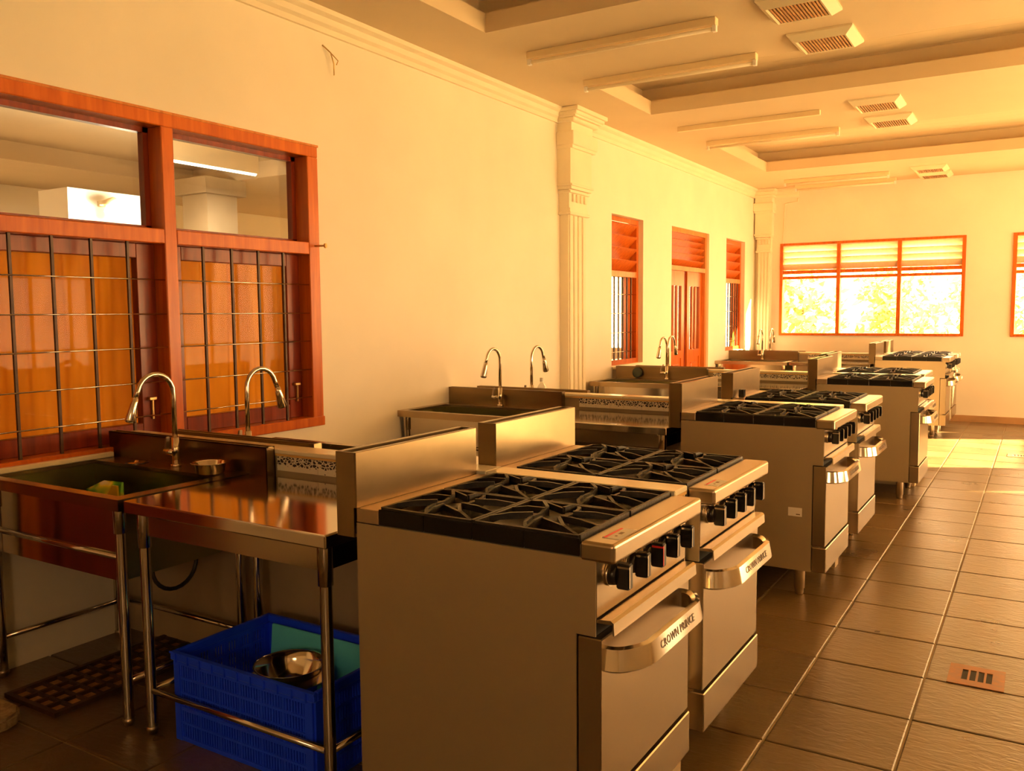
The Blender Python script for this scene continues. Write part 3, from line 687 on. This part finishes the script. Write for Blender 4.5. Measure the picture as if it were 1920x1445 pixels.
# ------------------------------------------------------------------ work table
def make_table(loc, label, wx=0.95, mir=1):
    """front edge at local y=0, body towards +y (mir=1) or -y (mir=-1)"""
    r = thing('work_table', label, 'table', loc, 'steel work tables between sinks and ranges')
    dp = 0.585
    def Y(a, b): return (a, b) if mir > 0 else (-b, -a)
    y0, y1 = Y(0, dp)
    B().box(0, wx, y0, y1, 0.803, 0.846, 0.005, 2).done('table_top', 'steel_mirror', r)
    q0, q1 = Y(0.035, dp-0.03)
    f0, f1 = Y(0.035, 0.038); g0, g1 = Y(dp-0.04, dp-0.037)
    B().box(0.075, wx-0.06, f0, f1, 0.725, 0.803).box(0.075, wx-0.06, g0, g1, 0.725, 0.803).box(0.05, 0.053, q0, q1, 0.725, 0.803).box(wx-0.04, wx-0.037, q0, q1, 0.725, 0.803).done('apron', 'steel_dark', r)
    for x in (0.055, wx-0.04):
        for yy in (0.04, dp-0.045):
            y = yy*mir
            lg = B().lathe([(0.019, 0.03), (0.019, 0.72)], (x, y, 0), 14).done('leg', 'steel_mirror', r)
            B().lathe([(0.0, 0.006), (0.016, 0.006), (0.018, 0.018), (0.022, 0.022), (0.022, 0.03), (0.019, 0.034)], (x, y, 0), 14).done('foot', 'steel_soft', lg)
            B().lathe([(0.020, 0.68), (0.0235, 0.682), (0.0235, 0.803)], (x, y, 0), 14).done('leg_sleeve', 'steel_mirror', lg)
    ya, yb = 0.04*mir, (dp-0.045)*mir
    for p, q in (((0.055, ya, 0.165), (wx-0.04, ya, 0.165)), ((0.055, yb, 0.165), (wx-0.04, yb, 0.165)), ((0.055, ya, 0.165), (0.055, yb, 0.165)), ((wx-0.04, ya, 0.165), (wx-0.04, yb, 0.165))):
        B().tube([p, q], 0.0115, 10).done('rail', 'steel_mirror', r)
    return r
TA = make_table((0.958, 1.815, 0), 'nearest steel work table, blue crate standing under it')
def tcopy(loc, label): return copy_tree(TA, loc, label)
tcopy((0.958, 4.49, 0), 'steel work table left of the third range')
tcopy((1.03, 7.25, 0), 'steel work table left of the fifth range')
tcopy((0.96, 11.06, 0), 'steel work table left of the seventh range, by the far corner')
TB = make_table((1.19, 3.20, 0), 'steel work table behind the low wall, left of the second range', 0.72, -1)
copy_tree(TB, (1.12, 5.88, 0), 'steel work table behind the low wall, left of the fourth range')
copy_tree(TB, (1.22, 8.64, 0), 'steel work table behind the low wall, left of the sixth range')

# ------------------------------------------------------------------ sink
def faucet(parent, x, y, z, d, m='chrome'):
    """d=-1 spout towards the camera, +1 away"""
    f = B().tube([(x, y, z), (x, y, z+0.012)], 0.022, 16).tube([(x, y, z+0.010), (x, y, z+0.125)], 0.0155, 14).done('faucet', m, parent)
    R_ = 0.085; pts = [(x, y, z+0.12), (x, y, z+0.30)]
    for k in range(1, 11):
        a = math.pi*k/11*1.02; pts.append((x, y+d*(R_-R_*math.cos(a)), z+0.315+R_*math.sin(a)))
    last = Vector(pts[-1]); pts.append(tuple(last+Vector((0, d*0.012, -0.025))))
    B().tube(pts, 0.0105, 12).done('spout', m, f)
    e_ = Vector(pts[-1]); dr = Vector((0, d*0.30, -0.95)).normalized()
    B().tube([e_, e_+dr*0.02, e_+dr*0.095, e_+dr*0.10], [0.0125, 0.0145, 0.022, 0.020], 14).tube([e_+dr*0.10, e_+dr*0.103], [0.018, 0.016], 14).done('spray_head', m, f)
    lv = B().tube([(x-0.01, y, z+0.06), (x-0.062, y+d*0.005, z+0.06)], 0.014, 14).done('lever', m, f)
    B().prism([(x-0.062, z+0.048), (x-0.052, z+0.048), (x-0.050, z+0.08), (x-0.045, z+0.125), (x-0.055, z+0.125), (x-0.064, z+0.08)], 'y', y-0.009, y+0.009, 0.002).done('lever_blade', 'steel_soft', f)
def make_sink(loc, label, d=1, wx=0.95, fx=0.53, sw=0.0):
    """front rim at local y=0; d=+1: body towards +y"""
    r = thing('sink_unit', label, 'sink', loc, 'steel sink units along the left wall')
    dp = 0.635
    def Y(a, b): return (a, b) if d > 0 else (-b, -a)
    b = B(); bx0, bx1, by0, by1 = 0.055, wx-0.06, 0.045, 0.475
    for (x0, x1, ya, yb) in ((0, wx, 0, by0), (0, bx0, by0, by1), (bx1, wx, by0, by1), (0, wx, by1, dp-0.045)):
        y0, y1 = Y(ya, yb); b.box(x0, x1, y0, y1, 0.828, 0.845)
    for (x0, x1, ya, yb) in ((0, wx, 0, 0.003), (0, 0.003, 0.003, dp-0.045), (wx-0.003, wx, 0.003, dp-0.045)):
        y0, y1 = Y(ya, yb); b.box(x0, x1, y0, y1, 0.803, 0.828)
    b.done('rim', 'steel', r)
    b = B(); t = 0.004; z0, z1 = 0.54, 0.83
    y0, y1 = Y(by0, by1)
    b.box(bx0-t, bx0, y0, y1, z0, z1).box(bx1, bx1+t, y0, y1, z0, z1).box(bx0-t, bx1+t, y0-t, y0, z0, z1).box(bx0-t, bx1+t, y1, y1+t, z0, z1).box(bx0-t, bx1+t, y0-t, y1+t, z0-t, z0)
    b.done('basin', 'basin', r)
    q0, q1 = Y(by0-t-0.003, by0-t-0.0005)
    B().box(bx0-t, bx1+t, q0, q1, z0-t, 0.827).done('basin_front', 'steel_mirror', r)
    y0, y1 = Y(dp-0.045, dp)
    wr_ = wx; wx = wx+sw
    b = B().box(0, wx, y0, y0+0.003, 0.80, 0.958).box(0, wx, y1-0.003, y1, 0.80, 0.958).box(0, 0.003, y0, y1, 0.80, 0.958).box(wx-0.003, wx, y0, y1, 0.80, 0.958)
    ya, yb = (y0, y0+0.016) if d > 0 else (y1-0.016, y1)
    b.box(0, wx, y0, y0+0.012, 0.953, 0.958).box(0, wx, y1-0.010, y1, 0.953, 0.958)
    b.box(0.003, wx-0.003, y0+0.003, y1-0.003, 0.93, 0.935) if d > 0 else None
    b.done('splashback', 'guard', r); wx = wr_
    for x in (0.05, wx-0.045):
        for yy in (0.035, dp-0.07):
            y = yy*d
            lg = B().lathe([(0.019, 0.03), (0.019, 0.74)], (x, y, 0), 14).done('leg', 'steel_mirror', r)
            B().lathe([(0.0, 0.006), (0.016, 0.006), (0.018, 0.018), (0.022, 0.022), (0.022, 0.03), (0.019, 0.034)], (x, y, 0), 14).done('foot', 'steel_soft', lg)
            B().lathe([(0.020, 0.715), (0.0235, 0.717), (0.0235, 0.828)], (x, y, 0), 14).done('leg_sleeve', 'steel_mirror', lg)
    xa, xb, ya, yb = 0.05, wx-0.045, 0.035*d, (dp-0.07)*d
    for p, q in (((xa, ya, 0.625), (xb, ya, 0.625)), ((xa, ya, 0.17), (xa, yb, 0.17)), ((xb, ya, 0.17), (xb, yb, 0.17)), ((xa, yb, 0.19), (xb, yb, 0.19))):
        B().tube([p, q], 0.0115, 10).done('rail', 'steel_mirror', r)
    faucet(r, fx, 0.545*d, 0.845, -d)
    pts = []
    for k in range(13):
        a_ = math.pi*k/12; pts.append((bx1-0.02, (0.28-0.10*math.cos(a_))*d, 0.54-0.10*math.sin(a_)))
    B().tube(pts, 0.008, 8).done('drain_hose', 'rubber', r)
    return r
SA = make_sink((0.0, 1.815, 0), 'nearest steel sink unit, green soap pouch in its basin',  1, 0.93, 0.53, 0.10)
SC = make_sink((0.0, 4.50, 0), 'steel sink unit on the left wall, left of the third range', 1, 0.93, 0.47)
SE = copy_tree(SC, (0.06, 7.255, 0), 'steel sink unit with a dark scourer against its splashback')
copy_tree(SC, (0.0, 11.06, 0), 'steel sink unit in the far left corner by the louvred window')
SB = make_sink((0.235, 3.20, 0), 'steel sink unit back to back with the nearest one', -1, 0.90, 0.41)
copy_tree(SB, (0.14, 5.885, 0), 'steel sink unit behind the low wall, spout turned from the camera, by the pilaster')
SF = copy_tree(SB, (0.20, 8.64, 0), 'steel sink unit behind the low wall in front of the louvred double door')
copy_tree(SB, (0.08, 12.45, 0), 'last steel sink unit, its faucet nearest the far wall')

for s_, dx in ((SE, 0.08), (SF, -0.10)):
    for c_ in s_.children:
        if c_.name.startswith('faucet'): c_.location.x += dx
# ------------------------------------------------------------------ small things
bw = thing('bowl', 'small steel bowl on the ledge of the nearest sink', 'bowl', (0.795, 2.322, 0.8455)); bw.scale = (1.18, 1.18, 1.0)
B().lathe([(0, 0.001), (0.042, 0.001), (0.046, 0.004), (0.052, 0.040), (0.064, 0.045), (0.066, 0.047), (0.062, 0.048), (0.050, 0.043), (0.044, 0.007), (0, 0.005)]).done('bowl_body', 'chrome', bw)
ds = thing('strainer_lid', 'small round steel strainer lid behind the nearest basin', 'lid', (0.30, 2.335, 0.8455))
B().lathe([(0, 0.012), (0.008, 0.012), (0.012, 0.006), (0.03, 0.006), (0.044, 0.003), (0.047, 0.0), (0, 0.0)]).done('lid_plate', 'chrome', ds)
B().lathe([(0.043, 0.004), (0.049, 0.0015), (0.045, 0.0008)]).done('rim', 'rubber', ds)
# soap pouch
pc = thing('soap_pouch', 'green and yellow soap refill pouch standing in the nearest basin', 'pouch', (0.31, 2.17, 0.5405), rz=0.12)
bm = B(); g = []
for j in range(13):
    row = []
    for i in range(15):
        u, v = i/14*2-1, j/12*2-1
        th = 0.032*max(0, (1-abs(u)**2.5))*max(0, (1-abs(v)**3))+0.0005
        zt = 0.128*(v+1)-(0.045*max(0, -u)*max(0, v)) 
        row.append((u*0.112, th+0.003*math.sin(7*u+3*v)*max(0, 1-abs(u)), zt))
    g.append(row)
for sgn in (1, -1):
    V = [[bm.bm.verts.new((x, y*sgn, z)) for (x, y, z) in row] for row in g]
    for j in range(12):
        for i in range(14): bm.bm.faces.new((V[j][i], V[j][i+1], V[j+1][i+1], V[j+1][i])).smooth = True
bmesh.ops.remove_doubles(bm.bm, verts=bm.bm.verts, dist=0.0012)
bm.done('pouch_body', 'pouch', pc)
B().prism([(0.055, 0.17), (0.105, 0.15), (0.108, 0.245), (0.075, 0.245), (0.052, 0.21)], 'y', -0.030, -0.022, 0).done('yellow_corner', 'yellow', pc)
sc = thing('scourer', 'dark oval scourer leaning on the third splashback by the louvred window', 'scourer', (0.30, 7.815, 0.8455))
B().lathe([(0, 0.0), (0.04, 0.002), (0.052, 0.014), (0.04, 0.026), (0, 0.028)]).done('scourer_pad', 'sponge', sc)
for c_ in sc.children: c_.rotation_euler = (math.pi/2-0.15, 0, 0); c_.location = (0, 0.018, 0.052)
bt = thing('soap_bottle', 'small clear bottle beside the second pair of faucets', 'bottle', (0.60, 5.40, 0.8455))
B().lathe([(0, 0), (0.03, 0), (0.032, 0.01), (0.032, 0.11), (0.012, 0.14), (0.012, 0.155)]).done('bottle_body', 'clear', bt)
B().lathe([(0.014, 0.15), (0.014, 0.175), (0, 0.176)]).done('bottle_cap', 'white', bt)
bk = B().box(-0.018, 0.018, -0.018, 0.018, 0, 0.05, 0.003).done('black_cap', 'black', None, (2.025, 5.50, 0.9365)); bk['label'] = 'small black cap standing on the rear ledge of the fourth range'; bk['category'] = 'cap'

# crate
cr = thing('plastic_crate', 'deep blue slotted plastic crate on the floor under the nearest table', 'crate', (1.12, 1.88, 0.006))
cw, cd, ch = 0.66, 0.43, 0.315
b = B()
for (x0, x1, y0, y1) in ((-0.012, cw+0.012, -0.012, 0.006), (-0.012, cw+0.012, cd-0.006, cd+0.012), (-0.012, 0.006, 0.006, cd-0.006), (cw-0.006, cw+0.012, 0.006, cd-0.006)):
    b.box(x0, x1, y0, y1, ch-0.03, ch, 0.003)
b.box(-0.014, cw+0.014, -0.014, -0.010, ch-0.006, ch)
for k in range(11):
    x = 0.02+k*(cw-0.04)/10; b.box(x-0.003, x+0.003, -0.018, -0.011, ch-0.032, ch-0.002)
b.done('rim', 'blue', cr)
def crate_side(horizontal, at, ln, hole):
    b = B(); th = 0.003
    def put(u0, u1, z0, z1, o0=-th, o1=th):
        if horizontal: b.box(u0, u1, at+o0, at+o1, z0, z1)
        else: b.box(at+o0, at+o1, u0, u1, z0, z1)
    for z0, z1 in ((0, 0.016), (0.062, 0.070), (0.110, 0.124), (0.170, 0.176), (0.222, 0.230), (0.272, ch-0.028)):
        put(0.03, ln-0.03, z0, z1, -0.006, 0.006)
    n = 6
    for k in range(n+1):
        u = 0.03+(ln-0.06)*k/n; put(u-0.006, u+0.006, 0, ch-0.03, -0.005, 0.005)
    u = 0.038
    while u < ln-0.036:
        put(u, u+0.006, 0.016, 0.272); u += 0.0125
    put(0.0, 0.03, 0, ch-0.03, -0.008, 0.008); put(ln-0.03, ln, 0, ch-0.03, -0.008, 0.008)
    return b
crate_side(True, 0.0, cw, 0).done('side_panel', 'blue', cr); crate_side(True, cd, cw, 0).done('side_panel', 'blue', cr)
crate_side(False, 0.0, cd, 1).done('side_panel', 'blue', cr); crate_side(False, cw, cd, 1).done('side_panel', 'blue', cr)
B().box(0, cw, 0, cd, 0.0, 0.006).done('crate_floor', 'blue', cr)
cb = thing('cutting_board', 'turquoise cutting board leaning in the blue crate', 'cutting board', (1.16, 2.30, 0.0125))
bo = B().box(0, 0.55, -0.006, 0.006, 0, 0.29, 0.005, 2).done('board', 'teal', cb); bo.rotation_euler = (-0.10, 0, 0)
cb.location = (1.17, 2.255, 0.0135)
for k, (rr, zz, lab) in enumerate(((0.120, 0.170, 'large steel mixing bowl on top in the blue crate'), (0.138, 0.128, 'wider steel mixing bowl nested under the top one in the blue crate'))):
    bl = thing('mixing_bowl', lab, 'bowl', (1.46, 2.09, zz), group='steel bowls in the blue crate')
    B().lathe([(0, 0.004), (0.05, 0.004), (rr*0.72, 0.03), (rr*0.93, 0.075), (rr*0.97, 0.10), (rr*1.05, 0.103), (rr*1.05, 0.101), (rr*0.95, 0.095), (rr*0.91, 0.074), (rr*0.70, 0.026), (0.05, 0.0), (0, 0.0)], n=32).done('bowl_body', 'chrome', bl)
pn = thing('saucepan', 'steel saucepan lying at the bottom of the blue crate', 'pan', (1.46, 2.09, 0.0125))
B().lathe([(0, 0), (0.10, 0), (0.105, 0.008), (0.105, 0.11), (0.108, 0.113), (0.102, 0.113), (0.10, 0.012), (0, 0.006)], n=28).done('pan_body', 'chrome', pn)
B().box(-0.25, -0.10, -0.012, 0.012, 0.09, 0.10, 0.003).done('handle', 'black', pn)
# floor grating, stone, card
gt = thing('drain_grating', 'long rusty floor grating under the nearest sink', 'grating', (0.26, 1.74, 0.006))
gw, gl = 0.34, 0.86
b = B().box(0, gw, 0, 0.02, 0, 0.018).box(0, gw, gl-0.02, gl, 0, 0.018).box(0, 0.02, 0.02, gl-0.02, 0, 0.018).box(gw-0.02, gw, 0.02, gl-0.02, 0, 0.018)
b.done('grating_frame', 'darkiron', gt)
for k in range(3): B().box(0.02+k*0.0, 0.02, 0, 0, 0, 0).bm.free() if False else None
for x in (0.095, 0.17, 0.245): B().box(x-0.006, x+0.006, 0.02, gl-0.02, 0.002, 0.016).done('grating_bar', 'darkiron', gt)
for k in range(12):
    y = 0.08+k*0.0635; B().box(0.02, gw-0.02, y-0.006, y+0.006, 0.001, 0.015).done('grating_bar', 'darkiron', gt)
B().box(0.018, gw-0.018, 0.018, gl-0.018, 0, 0.002).done('pit_floor', 'rust', gt)
stn = thing('stone_slab', 'tan rough stone slab at the lower left edge beside the grating', 'slab', (0.30, 1.40, 0.006))
B().prism([(-0.2, -0.3), (0.22, -0.3), (0.25, 0.2), (0.23, 0.25), (0.17, 0.285), (-0.2, 0.285)], 'z', 0, 0.045, 0.01).done('slab', 'stone', stn)
cd_ = thing('cardboard_scrap', 'pale folded cardboard scrap on the floor left of the blue crate', 'cardboard', (0.90, 2.22, 0.0065), rz=0.4)
B().prism([(0, 0), (0.16, 0), (0.15, 0.003), (0.03, 0.09), (0.0, 0.09), (0.02, 0.003)], 'y', 0, 0.11).done('card_sheet', 'card', cd_)

# floor drains
def drain(x, y, lab):
    r = thing('floor_drain', lab, 'drain', (x, y, 0.0065), group='slotted floor drains in the aisle')
    w, h = 0.20, 0.215; s0, s1 = 0.055, 0.165; xs = [0.048+k*0.029 for k in range(4)]
    b = B().box(0, w, 0, s0, 0, 0.004).box(0, w, s1, h, 0, 0.004); cur = 0
    for x_ in xs:
        b.box(cur, x_, s0, s1, 0, 0.004); cur = x_+0.021
    b.box(cur, w, s0, s1, 0, 0.004); b.done('drain_plate', 'rust_plate', r)
    B().box(xs[0]-0.002, xs[-1]+0.023, s0-0.002, s1+0.002, -0.0004, 0.0008).done('drain_slot_shade', 'dark', r)  # thin black sheet paints the shade seen through the slots
drain(3.385, 3.745, 'rusty slotted floor drain in the foreground aisle tiles')
drain(3.40, 9.95, 'small slotted floor drain far down the aisle in the bright floor')

# ceiling lamps and vents
def lamp(y, lab, thin=False):
    r = thing('ceiling_lamp', lab, 'lamp', (0.62, y, HC), group='unlit tube lamps on the ceiling')
    w = 0.02 if thin else 0.028
    B().box(0, 1.31, -w, w, -0.045, 0, 0.003).done('housing', 'lamp', r)
    if not thin:
        B().prism([(0.0, 0), (1.31, 0), (1.31, 0.001), (0, 0.001)], 'z', -0.047, -0.0455).done('reflector', 'ochre', r)
        B().tube([(0.03, 0, -0.065), (1.28, 0, -0.065)], 0.013, 10).done('lamp_tube', 'tube', r)
        for x in (0.0, 1.285): B().box(x, x+0.025, -0.016, 0.016, -0.083, -0.045, 0.002).done('lamp_holder', 'white', r)
lamp(5.20, 'nearest unlit tube lamp on the ceiling')
lamp(6.05, 'unlit tube lamp along the near edge of the second coffer')
lamp(8.02, 'thin unlit tube batten beyond the second coffer', True)
lamp(8.86, 'unlit tube lamp along the near edge of the third coffer')
lamp(12.0, 'unlit tube lamp beyond the third coffer, the nearer of the far pair')
lamp(12.6, 'unlit tube lamp closest to the far wall')
def vent(y, lab):
    r = thing('ceiling_vent', lab, 'vent', (2.40, y, HC), group='square extractor vents on the ceiling')
    o_, i_ = 0.20, 0.14; zo, zi = -0.012, -0.05
    bm = bmesh.new()
    sq = lambda h, z: [bm.verts.new(p) for p in ((-h, -h, z), (h, -h, z), (h, h, z), (-h, h, z))]
    A, C, D_, E_ = sq(o_, 0), sq(o_, zo), sq(i_+0.012, zi), sq(i_, zi+0.004)
    F_ = sq(i_, -0.01)
    for P1, P2 in ((A, C), (C, D_), (D_, E_), (E_, F_)):
        for k in range(4): bm.faces.new((P1[k], P1[(k+1) % 4], P2[(k+1) % 4], P2[k]))
    bb = B(); bb.bm.free(); bb.bm = bm; bb.done('vent_frame', 'vent', r)
    B().box(-i_, i_, -i_, i_, -0.012, -0.008).done('vent_back', 'dark', r)
    for k in range(14):
        x = -i_+0.012+k*0.0195; B().box(x-0.005, x+0.005, -i_, i_, -0.046, -0.016).done('fin', 'rust', r)
vent(5.24, 'nearest square extractor vent at the top edge of the picture')
vent(5.95, 'square extractor vent, second from the camera, near the second coffer')
vent(8.00, 'square extractor vent, first beyond the second coffer')
vent(8.75, 'square extractor vent at the near edge of the third coffer')
vent(11.95, 'square extractor vent beyond the third coffer')
vent(12.5, 'square extractor vent closest to the far wall')
# loose wire on the wall and conduit
wr = B().tube([(0.002, 3.87, 3.06), (0.03, 3.91, 3.02), (0.035, 3.93, 2.96), (0.02, 3.945, 2.90)], 0.004, 6).tube([(0.03, 3.91, 3.02), (0.05, 3.95, 2.98), (0.045, 3.94, 2.955)], 0.003, 6).done('loose_wire', 'brass'); wr['label'] = 'short loose wire sticking out of the wall above the grilled window'; wr['category'] = 'wire'
cw_ = B().tube([(0.60, L-0.012, 3.10), (0.60, L-0.012, 3.05), (0.42, L-0.012, 3.03), (0.40, L-0.012, 2.46)], 0.008, 6).done('conduit_wire', 'plaster'); cw_['label'] = 'thin cable running down the far wall to the louvred window'; cw_['category'] = 'cable'
